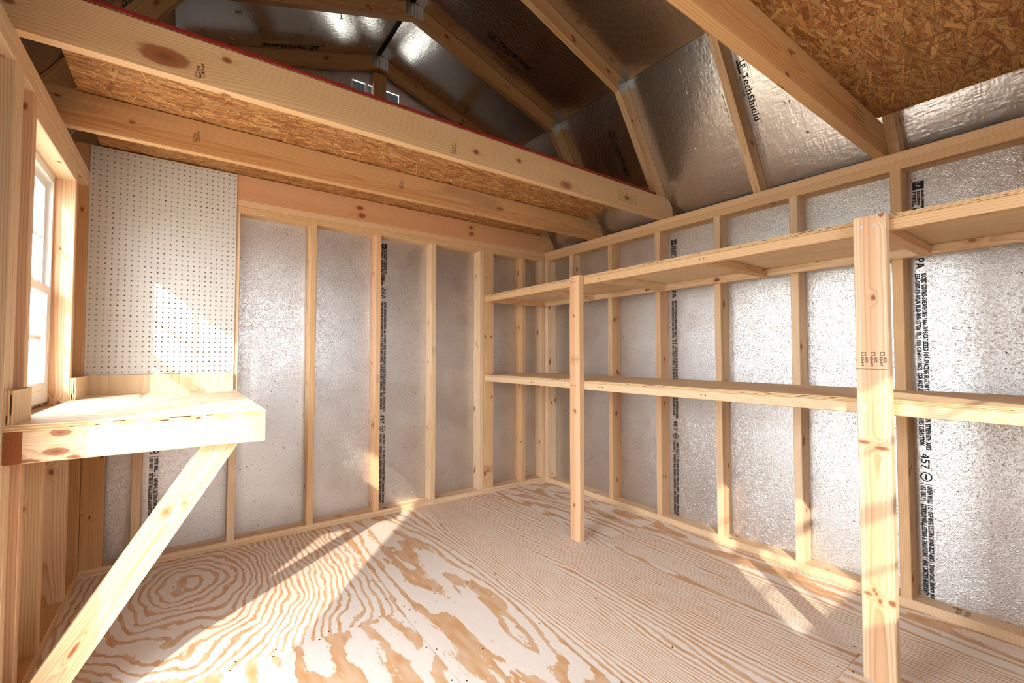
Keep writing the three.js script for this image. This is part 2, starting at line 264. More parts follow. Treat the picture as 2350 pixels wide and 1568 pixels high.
// ------------------------------------------------------------------ dimensions
const W = -3.048, D = .089, T = .038, HT = 1.865, PT = HT + 2 * T, ZF = 3.658, XL = W + D;
const K = [-.404, 2.748], R = [-1.524, 3.12];

// ------------------------------------------------------------------ ground outside
{
  const g = structure('ground', 'pale gravel lot around the shed'); g.userData.category = 'ground';
  const gt = dataTex(512, 512, (x, y, c) => { const n = vn(x * 120, y * 120) * 22 + vn(x * 30, y * 30) * 12; c[0] = 176 + n; c[1] = 170 + n; c[2] = 156 + n; }); gt.repeat.set(.5, .5);
  const pg = new THREE.PlaneGeometry(80, 80).rotateX(-Math.PI / 2); pg.translate(-1.5, -.16, 1.8); for (let i = 0; i < 4; i++) pg.attributes.uv.setXY(i, pg.attributes.position.getX(i), pg.attributes.position.getZ(i));
  place('gravel', g, pg, new THREE.MeshStandardMaterial({ map: gt, roughness: .95 }));
}
// ------------------------------------------------------------------ floor: plywood sheets
const floor = structure('floor', 'plywood floor sheets with bold wood grain');
{
  box('subfloor', floor, W - .01, .01, -.15, -.019, -.01, ZF + .01, new THREE.MeshStandardMaterial({ color: 0x8a6a48, roughness: .9 }));
  
  function shade(c, f, x, z, seed) {                             // f = ring number; dark late wood with one sharp and one ragged side
    let t = f - Math.floor(f); const rag = .08 * vn(x * 160, z * 60 + seed) + .05 * vn(x * 420, z * 130);
    const wdt = .40 + .10 * vn(x * 2.2 + seed, z * 1.1) + .08 * vn(x * 9, z * 3 + seed); const l = sm(1 - wdt - .05, 1 - wdt + .03, t + rag) * (1 - sm(.965, .995, t + rag * .3));
    const s = vn(x * 700, z * 24 + seed) * 4 + vn(x * 3, z * 2 + seed) * 4, in_ = .75 + .25 * vn(x * 50, z * 18);
    c[0] = 233 - 31 * l * in_ + s; c[1] = 221 - 70 * l * in_ + s; c[2] = 208 - 106 * l * in_ + s;
  }
  const LZ = 3.66;
  const colA = dataTex(1024, 2048, (a, b, c) => {                // column by the window wall, two sheets meeting at 1.219
    const x = a * 1.22, z = b * LZ;
    let f;
    if (z < 1.219) { const dx = x - .50, dz = z - .50, q = Math.sqrt(dx * dx / .075 + dz * dz / .22 + .10); f = 7.6 * q + 1.5 * vn(x * 4.2 + 3, z * 2.6 + 1) + .55 * vn(x * 11, z * 7) + .22 * vn(x * 30, z * 18) + .08 * vn(x * 80, z * 40) + 4 * sm(.62, 1.2, x) * x; }
    else f = 5 * x + 2.6 * vn(x * 2.6 + 4, z * .8) + .9 * vn(x * 8, z * 2.3 + 3) + .25 * vn(x * 26, z * 8) + .08 * vn(x * 80, z * 30);
    shade(c, f + 20, x, z, z < 1.219 ? 3 : 40);
  });
  const colB = dataTex(1024, 2048, (a, b, c) => {
    const x = a * 1.22, z = b * LZ; let f;
    if (z < 2.438) { const den = 4 * x + 38 * sm(.30, .80, x) * (x - .30); f = den + 2.2 * vn(x * 2.1 + 8, z * .75 + 1) + 6.2 * sm(.35, .7, x) * vn(x * 3.4 + 2, z * .55 + 5) + 1.3 * vn(x * 6, z * 1.3 + 7) + .5 * vn(x * 13, z * 3) + .22 * vn(x * 34, z * 8) + .08 * vn(x * 80, z * 20); }
    else f = 12 * x + 2 * vn(x * 3 + 4, z + 3) + .3 * vn(x * 20, z * 5);
    shade(c, f + 20, x, z, z < 2.438 ? 11 : 60);
  });
  const colC = dataTex(512, 2048, (a, b, c) => {
    const x = a * .61, z = b * LZ; const f = z < 1.219 ? 12 * x + 2.4 * vn(x * 4 + 14, z * .9) + .9 * vn(x * 12, z * 2) + .25 * vn(x * 34, z * 7) + .08 * vn(x * 80, z * 20) : 62 * x * (1 - .45 * sm(.2, .5, x)) + 4.2 * vn(x * 3.6 + 2, z * .6 + 9) + 1.2 * vn(x * 9, z * 1.5) + .3 * vn(x * 26, z * 5) + .08 * vn(x * 80, z * 20);
    shade(c, f + 20, x, z, z < 1.219 ? 81 : 95);
  });
  const sheet = (x0, x1, z0, z1, tex, w) => {
    const g = new THREE.BoxGeometry(x1 - x0 - .0016, .019, z1 - z0 - .0016).translate((x0 + x1) / 2, -.0095, (z0 + z1) / 2), p = g.attributes.position;
    for (let i = 0; i < p.count; i++) g.attributes.uv.setXY(i, (p.getX(i) - x0) / w, p.getZ(i) / LZ);
    return place('plywood_sheet', floor, g, tex);
  };
  const m = [colA, colB, colC].map((t) => new THREE.MeshStandardMaterial({ map: t, roughness: .5 }));
  sheet(W, -1.828, 0, 1.212, m[0], 1.22); sheet(W, -1.828, 1.212, ZF, m[0], 1.22);
  sheet(-1.828, -.609, 0, 2.432, m[1], 1.22); sheet(-1.828, -.609, 2.432, ZF, m[1], 1.22);
  sheet(-.609, 0, 0, 1.219, m[2], .61); sheet(-.609, 0, 1.219, ZF, m[2], .61);
  // screw heads along the joists and seams
  const heads = []; const head = (x, z) => heads.push(new THREE.CylinderGeometry(.0032, .0032, .0012, 7).translate(x, .0002, z));
  for (const z of [.42, .82, 1.19, 1.235, 1.62, 2.03, 2.41, 2.455]) for (let x = -2.9; x < -.1; x += z > 1.1 && z < 1.3 || z > 2.4 ? .155 : .3) head(x + rr(-.03, .03), z + rr(-.012, .012));
  for (let z = .3; z < 3; z += .2) { head(-1.845 + rr(-.006, .006), z); head(-1.81 + rr(-.006, .006), z + .03); }
  const hm = place('screw_heads', floor, mergeGeometries(heads), new THREE.MeshStandardMaterial({ color: 0x3a3634, metalness: .6, roughness: .5 })); hm.userData.kind = 'stuff';
}
// ------------------------------------------------------------------ printing on the wall sheathing
const wallPrint = ink(2048, 48, (g, w, h) => {
  const line = (t, x, y, px, font = 'bold 25px sans-serif', len) => { g.font = font; const m = g.measureText(t).width; g.save(); g.translate(x, y); g.scale((len || px) / m, 1); g.fillText(t, 0, 0); g.lineWidth = 1.1; g.strokeText(t, 0, 0); g.restore(); };
  g.fillRect(2, 2, 40, 44); g.fillStyle = '#000'; g.font = 'bold 24px sans-serif'; g.fillText('LP', 6, 25); g.fillStyle = '#fff';
  line('BUILDING PRODUCTS', 48, 8, 190, 'bold 13px sans-serif'); line('SIDING  Made in Canada', 48, 22, 250, 'bold 15px sans-serif'); line('PANEL, MADE IN CANADA', 48, 38, 280, 'bold 20px sans-serif');
  g.font = 'bold 46px sans-serif'; g.fillText('APA', 352, 26);
  line('RATED SIDING-SHEATHING 16oc 7/16 CAT SIZED FOR SPACING PL-S100 THICKNESS 0.418 IN. STRENGTH AXIS \u2192', 462, 12, 880);
  line('ESR-1301 PR-N124 HUD-MR-1370a  11.1 mm COMC-11802L  CSA 0437.0 EXT BOND 0.3  THIS DIRECTION', 462, 36, 850);
  g.font = 'bold 44px sans-serif'; g.fillText('457', 1350, 26); g.lineWidth = 5; g.beginPath(); g.arc(1462, 24, 20, 0, 7); g.stroke(); g.fillRect(1448, 20, 28, 8);
  line('| OPEN WALL | C\u1d2c OFF MFG LISTING 0140-2027-0001 | Important. Before pur', 1494, 12, 548); line('| USE ONLY | \u25a3 EXTERIOR WALL SIDING & SHEATHING | AND LIMITED WARRANTY', 1494, 36, 540);
});
const RIGHT_DOWN = V(0, -1, 0);
// ------------------------------------------------------------------ end wall (gable) with pegboard bay
const wb = structure('wall_back', 'gable end wall of pine studs and foil-faced sheathing');
{
  const cuts = [W, -2.743, -1.524, -.305, 0];
  for (let i = 0; i < 4; i++) {
    const p = panel('sheathing_panel', wb, rect(cuts[i] + .001, cuts[i + 1] - .001, -.02, PT), [], V(0, 0, 0), V(1, 0, 0), V(0, 1, 0), .011, foilMat, [i * .37, i * .21]);
    if (i === 1 || i === 2) print('printed_text', p, wallPrint, V(i === 1 ? -2.692 : -1.467, .94, 0), RIGHT_DOWN, V(1, 0, 0), 1.79, .042);
  }
  const vent = [W / 2 - .185, W / 2 + .162, 2.6, 2.925];
  panel('gable_panel', wb, [[W + .02, PT], [-.02, PT], [-.02, 2.13], K, R, [W - K[0], K[1]], [W + .02, 2.13]], [rect(...vent)], V(0, 0, 0), V(1, 0, 0), V(0, 1, 0), .011, foilMat, [.5, .3]);
  const louver = (parent, z, s) => {
    const [a, b, c, d] = vent, f = box('vent_frame', parent, a, b, d - .012, d, z, z + .006 * s, vinyl, 'white louvred gable vent');
    box('frame_side', f, a, a + .012, c, d - .012, z, z + .006 * s, vinyl); box('frame_side', f, b - .012, b, c, d - .012, z, z + .006 * s, vinyl); box('frame_side', f, a, b, c - .012, c, z, z + .006 * s, vinyl);
    box('vent_mullion', f, a + .096, a + .118, c, d - .012, z, z + .006 * s, vinyl);
    for (let y = c + .008; y < d - .016; y += .0135) { const g = new THREE.BoxGeometry(b - a - .026, .0045, .0115).rotateX(-.6 * s).translate((a + b) / 2, y, z - .004 * s); place('slat', f, g, slatMat); }
  };
  louver(wb, .0, 1);
  board('bottom_plate', wb, XL, -D, 0, T, 0, D, {});
  board('lower_top_plate', wb, XL, -D, HT, HT + T, 0, D, {}); board('upper_top_plate', wb, XL, -D, HT + T, PT, 0, D, {});
  for (let k = 0; k <= 6; k++) { const x = -1.9615 + (k - 2) * .4064; board('stud', wb, x, x + T, T, HT, 0, D, {}); }
  board('stud', wb, -.703, -.614, T, HT, D - T, D, { tint: 1, label: 'wide-face nailer carrying the shelf ends' });
  board('stud', wb, -.127, -D, T, HT, 0, D, {});
  board('stud', wb, XL, XL + .085, T, HT, D - T, D, { tint: 3 });
  // gable studs above the plate
  for (const [x, top] of [[-1.57, 2.99], [-2.169, 2.80], [-.97, 2.80]]) board('gable_stud', wb, x, x + D, PT, top, .0, .01 + T, { tint: 3 });
  { const t = ink(96, 128, (g) => { g.font = 'bold 22px sans-serif'; for (let i = 0; i < 4; i++) { g.save(); g.translate(12 + i * 24, 6); g.rotate(Math.PI / 2); g.fillText('625', 0, 0); g.fillText('KD-HT', 40, 0); g.restore(); } });
    for (const [x, y] of [[-1.13, 1.09], [-.659, .18], [-1.536, .9]]) print('grade_stamp', wb, t, V(x, y, D), V(1, 0, 0), V(0, 1, 0), x > -.7 ? .08 : .03, .06, 0x4a3a2e, .55); }
}
// ------------------------------------------------------------------ right wall
const wr = structure('wall_right', 'long side wall of pine studs and foil-faced sheathing');
{
  const cuts = [-.011, 1.219, 2.438, ZF];
  for (let i = 0; i < 3; i++) {
    const p = panel('sheathing_panel', wr, rect(cuts[i] + .001, cuts[i + 1] - .001, -.02, PT + .012), [], V(0, 0, 0), V(0, 0, 1), V(0, 1, 0), .011, foilMat, [i * .61 + .2, i * .33]);
    if (i) print('printed_text', p, wallPrint, V(0, .925, i === 1 ? 1.288 : 2.499), RIGHT_DOWN, V(0, 0, 1), 1.79, .042);
  }
  const bp = board('bottom_plate', wr, -D, 0, 0, T, 0, ZF, {});
  board('lower_top_plate', wr, -D, 0, HT, HT + T, 0, ZF, {}); board('upper_top_plate', wr, -D, 0, HT + T, PT, 0, ZF, {});
  board('stud', wr, -D, 0, T, HT, D, D + T, {});
  for (let k = 0; k <= 7; k++) { const z = .7981 + (k - 1) * .4064; board('stud', wr, -D, 0, T, HT, z, z + T, {}); }
  board('stud', wr, -D, 0, T, HT, ZF - D - T, ZF - D, {});
  const t = ink(128, 96, (g) => { g.font = 'bold 40px sans-serif'; g.fillText('HE.PY', 6, 28); g.fillText('HE.AY', 6, 70); });
  print('grade_stamp', bp, t, V(-.05, T, 2.608), V(1, 0, 0), V(0, 0, -1), .06, .055, 0x2c2826, .85);
}
// ------------------------------------------------------------------ window wall on the left
const wl = structure('wall_left', 'window side wall of pine studs and foil-faced sheathing');
const WZ0 = .403, WZ1 = 1.033, WY0 = .868, WY1 = 1.80, DZ0 = 1.452, DZ1 = 2.18, DY = 1.68;
{
  const mk = (z0, z1, y0, y1, holes, k) => { // plain outward-extruded panel, its inner face at x = W
    const s = new THREE.Shape(rect(z0 + .001, z1 - .001, y0, y1).map((p) => new THREE.Vector2(...p))); for (const h of holes) s.holes.push(new THREE.Path(rect(...h).map((p) => new THREE.Vector2(...p))));
    const g = new THREE.ExtrudeGeometry(s, { depth: .011, bevelEnabled: false }); g.clearGroups(); for (let i = 0; i < g.attributes.uv.count; i++) g.attributes.uv.setXY(i, g.attributes.position.getX(i) + k * .4 + g.attributes.position.getZ(i), g.attributes.position.getY(i));
    g.applyMatrix4(new THREE.Matrix4().makeBasis(V(0, 0, 1), V(0, 1, 0), V(-1, 0, 0)).setPosition(W, 0, 0)); g.computeVertexNormals(); return place('sheathing_panel', wl, g, foilMat);
  };
  mk(-.011, 1.219, -.02, PT + .012, [[WZ0, WZ1, WY0, WY1]], 1);
  mk(1.219, DZ0 - .005, -.02, PT + .012, [], 2); mk(DZ0 - .005, DZ1 + .005, DY, PT + .012, [], 3); mk(DZ1 + .005, ZF, -.02, PT + .012, [], 4);
  const X0 = W, X1 = XL;
  board('bottom_plate', wl, X0, X1, 0, T, 0, DZ0, {}); board('bottom_plate', wl, X0, X1, 0, T, DZ1, ZF, {});
  board('lower_top_plate', wl, X0, X1, HT, HT + T, 0, ZF, {}); board('upper_top_plate', wl, X0, X1, HT + T, PT, 0, ZF, {});
  board('stud', wl, X0, X1, T, HT, D, D + T, { tint: 3 });
  board('stud', wl, X0, X1, T, HT, .365, .403, {});
  board('window_header', wl, X0, X1, WY1, HT, .403, WZ1, { axis: 'z' });
  board('window_sill', wl, X0, X1, WY0 - T - .02, WY0 - .02, .403, WZ1, { axis: 'z' });
  board('cripple_stud', wl, X0, X1, T, WY0 - T - .02, .771, .809, {});
  board('stud', wl, X0, X1, T, HT, 1.033, 1.071, {});
  const ds = board('stud', wl, X0, X1, T, HT, 1.177, 1.2145, {}); const d2 = board('stud', wl, X0, X1, T, HT, 1.2155, 1.253, {});
  board('door_jamb', wl, X0, X1, T, HT, DZ0 - T, DZ0, {}); board('door_jamb', wl, X0, X1, T, HT, DZ1, DZ1 + T, {});
  board('door_header', wl, X0, X1, DY, HT, DZ0, DZ1, { axis: 'z' });
  for (const z of [2.6, 3.0, 3.4]) board('stud', wl, X0, X1, T, HT, z, z + T, {});
  const t = ink(96, 64, (g) => { g.font = 'bold 26px sans-serif'; g.fillText('625', 4, 18); g.fillText('KD-HT', 4, 46); });
  print('grade_stamp', d2, t, V(-2.985, .27, 1.253), V(0, -1, 0), V(1, 0, 0), .05, .035, 0x3a2c22, .7);
}
// ------------------------------------------------------------------ front wall behind the camera
const wf = structure('wall_front', 'gable front wall with second window');
const FX0 = -1.90, FX1 = -1.20;
{
  const s = new THREE.Shape([[W, -.02], [0, -.02], [0, 2.09], K, R, [W - K[0], K[1]], [W, 2.09]].map((p) => new THREE.Vector2(...p)));
  s.holes.push(new THREE.Path(rect(FX0, FX1, WY0 + .04, WY1 + .04).map((p) => new THREE.Vector2(...p)))); s.holes.push(new THREE.Path(rect(-1.71, -1.36, 2.6, 2.925).map((p) => new THREE.Vector2(...p))));
  const g = new THREE.ExtrudeGeometry(s, { depth: .011, bevelEnabled: false }); g.clearGroups(); g.translate(0, 0, ZF); g.computeVertexNormals(); place('sheathing_panel', wf, g, foilMat);
  const z0 = ZF - D, z1 = ZF;
  board('bottom_plate', wf, XL, -D, 0, T, z0, z1, {}); board('lower_top_plate', wf, XL, -D, HT, HT + T, z0, z1, {}); board('upper_top_plate', wf, XL, -D, HT + T, PT, z0, z1, {});
  for (const x of [-2.9, -2.6, -2.25, FX0 - T, FX1, -.75, -.35]) board('stud', wf, x, x + T, T, HT, z0, z1, {});
  board('window_sill', wf, FX0, FX1, WY0 + .002, WY0 + .04, z0, z1, { axis: 'x' }); board('window_header', wf, FX0, FX1, WY1 + .04, HT, z0, z1, { axis: 'x' });
  const f = box('vent_frame', wf, -1.71, -1.36, 2.913, 2.925, ZF, ZF + .008, vinyl);
  for (let y = 2.608; y < 2.905; y += .0135) place('slat', f, new THREE.BoxGeometry(.345, .0016, .0125).rotateX(.75).translate(-1.535, y, ZF + .004), slatMat);
}
// ------------------------------------------------------------------ windows
function windowUnit(name, label, toWorld, wz, y0, y1) {
  // local frame: a = across 0..wz, y, d = depth (0 = inner edge of the frame, positive outwards)
  const w = structure(name, label, toWorld(wz / 2, y0, 0).toArray());
  const B = (nm, par, a0, a1, ya, yb, d0, d1, mat = vinyl) => { const p = toWorld(a0, ya, d0), q = toWorld(a1, yb, d1); return box(nm, par, Math.min(p.x, q.x), Math.max(p.x, q.x), ya, yb, Math.min(p.z, q.z), Math.max(p.z, q.z), mat); };
  const F = .022;
  const fr = B('window_frame', w, 0, wz, y0, y0 + .05, 0, .036); B('frame_head', fr, 0, wz, y1 - .03, y1, 0, .036); B('frame_jamb', fr, 0, F, y0 + .05, y1 - .03, 0, .036); B('frame_jamb', fr, wz - F, wz, y0 + .05, y1 - .03, 0, .036);
  const mid = (y0 + y1) / 2 - .015;
  const sash = (ya, yb, d, S) => {
    const a0 = F, a1 = wz - F, s = B('sash', w, a0, a1, ya, ya + S, d, d + .016); B('sash_rail', s, a0, a1, yb - S, yb, d, d + .016); B('sash_stile', s, a0, a0 + .03, ya + S, yb - S, d, d + .016); B('sash_stile', s, a1 - .03, a1, ya + S, yb - S, d, d + .016);
    B('glass_pane', s, a0 + .029, a1 - .029, ya + S - .001, yb - S + .001, d + .007, d + .0085, glass);
    B('muntin', s, wz / 2 - .008, wz / 2 + .008, ya + S, yb - S, d + .009, d + .015); B('muntin', s, a0 + .03, a1 - .03, (ya + yb) / 2 - .008, (ya + yb) / 2 + .008, d + .009, d + .0149);
  };
  sash(y0 + .05, mid + .018, .002, .032); sash(mid - .018, y1 - .03, .019, .032);
  for (const k of [.25, .4]) B('sash_lock', w, wz * k, wz * k + .03, mid + .018, mid + .028, .004, .016);
  return w;
}
windowUnit('window_1', 'white vinyl double-hung window above the workbench', (a, y, d) => V(-3.024 - d, y, WZ0 + a), WZ1 - WZ0, WY0, WY1);
windowUnit('window_2', 'white vinyl double-hung window in the front wall', (a, y, d) => V(FX0 + a, y, ZF - .024 + d), FX1 - FX0, WY0 + .04, WY1 + .04);

// ------------------------------------------------------------------ roof deck (ceiling) with foil face
const ceil = structure('ceiling', 'gambrel roof deck panels faced with perforated foil');
const sub = (p, q) => [p[0] - q[0], p[1] - q[1]], len = (p) => Math.hypot(p[0], p[1]), unit = (p) => { const l = len(p); return [p[0] / l, p[1] / l]; };
const dl = unit(sub(K, [-.022, 2.139])), du = unit(sub(R, K));          // up-slope directions on the right-hand side
const lineY = (p, d, y) => [p[0] + d[0] * (y - p[1]) / d[1], y];
const FOOT = lineY(K, dl, PT);
const mir = (p) => [W - p[0], p[1]];
const techshield = ink(1024, 512, (g) => {
  g.strokeStyle = '#fff'; g.lineWidth = 5; g.strokeRect(12, 12, 190, 118); g.fillRect(10, 122, 194, 26); g.font = 'bold 108px sans-serif'; g.fillText('LP', 30, 70);
  g.font = 'bold 118px sans-serif'; const m = g.measureText('TechShield').width; g.save(); g.translate(232, 76); g.scale(730 / m, 1); g.fillText('TechShield', 0, 0); g.restore(); g.font = '26px sans-serif'; g.fillText('\u00ae', 968, 40);
  g.font = 'bold 30px sans-serif'; g.save(); g.translate(236, 158); g.scale(1.15, 1); g.fillText('RADIANT BARRIER', 0, 0); g.restore();
  g.font = '21px sans-serif'; const tx = ['NOTE: THIS SIDE DOWN. Care should be exercised when walking', 'on the panels during installation, the foil side is slippery.', 'Install with the foil facing an air space of at least 3/4 inch.', 'Store off the ground, supported and covered until use.', 'Do not install panels wet. Keep clear of hot vents and flues.', 'Refer to the installation instructions before starting work.', 'Limited warranty. Details are with your dealer.'];
  tx.forEach((s, i) => g.fillText(s, 330, 262 + i * 34, 680));
});
function roofText(par, p, d, up, z, s = 1) { // p: point (x, y) of the upper end, d: downslope dir
  const w = .345 * s, h = w / 2; const c = V(p[0] + d[0] * w / 2, p[1] + d[1] * w / 2, z - up.z * (h / 2 - .022));
  print('printed_text', par, techshield, c, V(d[0], d[1], 0), up, w, h, 0x0c0b0c, .95);
}
{
  const zc = [-.16, 1.219, 2.438, ZF + .16], foilN = { rl: [], ru: [], ll: [], lu: [] };
  // deck panel between two outline points a (lower) and b (upper); inside normal n
  const deck = (a, b, z0, z1, side, k) => {
    const d = unit(sub(b, a)), L = len(sub(b, a)), e1 = V(0, 0, side < 0 ? 1 : -1), e2 = V(d[0], d[1], 0);
    // e1 x e2 must point inside
    const nIn = e1.clone().cross(e2), o = V(a[0], a[1], side < 0 ? z0 : z1);
    return panel('roof_panel', ceil, rect(.0008, z1 - z0 - .0008, .001, L - .001), [], o, e1, e2, .012, roofFoil, [k * .43, k * .29]);
  };
  const EAVE = lineY(K, dl, 1.915);
  for (let i = 0; i < 3; i++) {
    const a = deck(EAVE, K, zc[i], zc[i + 1], -1, i), b = deck(K, R, zc[i], zc[i + 1], -1, i + 3);
    const c = deck(mir(EAVE), mir(K), zc[i], zc[i + 1], 1, i + 6), e = deck(mir(K), [R[0] + .036 * du[0], R[1] - .036 * du[1]], zc[i], zc[i + 1], 1, i + 9);
    foilN.rl.push(a); foilN.ru.push(b); foilN.ll.push(c); foilN.lu.push(e);
  }
  const cover = new THREE.MeshStandardMaterial({ color: 0x2a2826, roughness: .95 });
  const lid = (a, b) => { const d = unit(sub(b, a)), n = d[0] * (b[0] > R[0] || a[0] > R[0] ? 1 : 1) < 0 ? [d[1], -d[0]] : [-d[1], d[0]], p = [a[0] - d[0] * .03 + n[0] * .0125, a[1] - d[1] * .03 + n[1] * .0125], L = len(sub(b, a)) + .06; const q = [[0, 0], [L, 0], [L, .016], [0, .016]].map(([u, v]) => [p[0] + d[0] * u + n[0] * v, p[1] + d[1] * u + n[1] * v]); const sh = new THREE.Shape(q.map((e) => new THREE.Vector2(...e))); place('shingle_layer', ceil, new THREE.ExtrudeGeometry(sh, { depth: ZF + .36, bevelEnabled: false }).translate(0, 0, -.18), cover); };
  lid(EAVE, K); lid(K, R); lid(mir(EAVE), mir(K)); lid(mir(K), R);
  box('ridge_underlayment', ceil, R[0] - .09, R[0] + .06, R[1] + .006, R[1] + .011, -.16, ZF + .16, new THREE.MeshStandardMaterial({ color: 0x111114, roughness: .9 }));
  const ddl = [-dl[0], -dl[1]], ddu = [-du[0], -du[1]];
  roofText(foilN.rl[1], [-.30, 2.582], ddl, V(0, 0, 1), 1.892); roofText(foilN.rl[0], [-.291, 2.568], ddl, V(0, 0, 1), 1.018); roofText(foilN.ru[0], [-1.135, 2.991], ddu, V(0, 0, 1), .818);
  const mdu = [-ddu[0], ddu[1]], mdl = [-ddl[0], ddl[1]];
  roofText(foilN.lu[0], [-1.93, 2.985], mdu, V(0, 0, -1), .074); roofText(foilN.ll[0], [-2.70, 2.66], mdl, V(0, 0, -1), .62, 1.1);
  // torn foil nicks
  const nicks = []; const nick = (p, d, z) => { for (let k = 0; k < 2; k++) { const s = rr(.006, .016), g = new THREE.ConeGeometry(s * .3, s * 1.6, 4).rotateZ(rr(0, 3)).rotateX(rr(0, 3)).translate(p[0] + rr(-.008, .008), p[1] - .003, z + rr(-.015, .015)); nicks.push(g); } };
  for (let i = 0; i < 26; i++) { const t = rr(.1, 1), z = rr(.1, 2.3); nick([K[0] + (R[0] - K[0]) * t, K[1] + (R[1] - K[1]) * t], 0, z); }
  for (let i = 0; i < 22; i++) { const t = rr(.05, .75), z = rr(.7, 2.35); nick([K[0] + (FOOT[0] - K[0]) * t - .002, K[1] + (FOOT[1] - K[1]) * t], 0, z); }
  for (let i = 0; i < 16; i++) { const t = rr(.1, .95), z = rr(.1, .56); nick([W - K[0] + (R[0] - W + K[0]) * t, K[1] + (R[1] - K[1]) * t], 0, z); }
  const nm = place('foil_nicks', ceil, mergeGeometries(nicks), new THREE.MeshStandardMaterial({ color: 0xdedcd8, metalness: 1, roughness: .2 })); nm.userData.kind = 'stuff';
}
{ // eave boxes that close the gap between wall and roof
  const pm = new THREE.MeshStandardMaterial({ color: 0x8d8173, roughness: .8 });
  const t1 = structure('trim_1', 'eave soffit on the shelf side'), t2 = structure('trim_2', 'eave soffit on the window side');
  box('soffit', t1, .011, .135, 1.90, 1.912, -.16, ZF + .16, pm); box('fascia', t1, .123, .14, 1.88, 1.99, -.16, ZF + .16, pm);
  box('soffit', t2, W - .135, W - .011, 1.90, 1.912, -.16, ZF + .16, pm); box('fascia', t2, W - .14, W - .123, 1.88, 1.99, -.16, ZF + .16, pm);
}
// ------------------------------------------------------------------ roof trusses
const inner = (p, d) => [p[0] - Math.abs(d[1]) * D, p[1] - Math.abs(d[0]) * D];
const iL = inner(K, dl), iU = inner(K, du);                              // points on the inner edges
const cross2 = (p, d, q, e) => { const den = d[0] * e[1] - d[1] * e[0], t = ((q[0] - p[0]) * e[1] - (q[1] - p[1]) * e[0]) / den; return [p[0] + d[0] * t, p[1] + d[1] * t]; };
const KI = cross2(iL, dl, iU, du), RI = [R[0], iU[1] + du[1] / du[0] * (R[0] - iU[0])], FI = lineY(KI, dl, PT);
function truss(z0, label, plates = true) {
  const t = thing('roof_truss', label, 'roof truss', [W / 2, PT, z0 + T / 2], 'gambrel roof trusses'), z1 = z0 + T, e = .0015;
  const sh = (pts) => pts.map((p) => p);
  prism('lower_rafter', t, sh([FOOT, K, KI, FI]).map((p) => [p[0] - e, p[1] - e * .5]), z0, z1, dl, { tint: 1 }); prism('upper_rafter', t, sh([K, R, RI, KI]).map((p) => [p[0], p[1] - e]), z0, z1, du, { tint: 3 });
  prism('lower_rafter', t, [FOOT, K, KI, FI].map(mir).map((p) => [p[0] + e, p[1] - e * .5]), z0, z1, [-dl[0], dl[1]], { tint: 3 }); prism('upper_rafter', t, [K, R, RI, KI].map(mir).map((p) => [p[0], p[1] - e]), z0, z1, [-du[0], du[1]], { tint: 3 });
  const plate = (c, ang, w, h) => { for (const z of [z0 - .0012, z1]) place('nail_plate', t, new THREE.BoxGeometry(w, h, .0012).rotateZ(ang).translate(c[0], c[1], z + .0006), plateMat); };
  if (plates) { const kc = [(K[0] + KI[0]) / 2, (K[1] + KI[1]) / 2], a = Math.atan2(K[1] - KI[1], K[0] - KI[0]); plate(kc, a, .085, .075); plate(mir(kc), Math.PI - a, .085, .075); plate([R[0], (R[1] + RI[1]) / 2 - .002], 0, .105, .078); }
  return t;
}
truss(.010, 'end truss against the gable wall above the louvred vent'); truss(.582, 'second truss from the gable, over the middle of the far loft'); truss(1.200, 'truss beside the red-edged loft joist');
truss(1.810, 'truss without a joist between the two lofts'); truss(2.408, 'truss beside the joist of the near loft'); truss(3.03, 'truss above the near loft deck'); truss(ZF - .05, 'front gable truss behind the near loft');

// ------------------------------------------------------------------ loft joists and decks
const jp = (h = .14) => [[W - .005, PT], [.005, PT], [.005, PT + .094], [-.042, PT + h], [W + .042, PT + h], [W - .005, PT + .094]];
const kdht = ink(64, 256, (g) => { g.save(); g.translate(64, 256); g.rotate(-Math.PI / 2); g.font = 'bold 30px sans-serif'; g.lineWidth = 4; g.strokeRect(4, -62, 40, 26); g.strokeRect(10, -30, 30, 24); g.fillText('776', 52, -46); g.fillText('KD-HT', 46, -16); g.restore(); });
const greenMarks = ink(256, 128, (g) => { g.lineWidth = 6; for (let i = 0; i < 5; i++) for (let k = 0; k < 4; k++) { g.beginPath(); const x = i * 48 + 10 + k * 4; g.moveTo(x, 18 + k * 28 + i * 2); g.lineTo(x + 34, 20 + k * 28 + i * 2); g.stroke(); } });
function joist(label, z0, custom, tint) { const t = thing('loft_joist', label, 'joist', [W / 2, PT, z0 + T / 2], 'loft joists'); const b = prism('joist_board', t, jp(), z0, z0 + T, [1, 0], { custom, tint }); return [t, b]; }
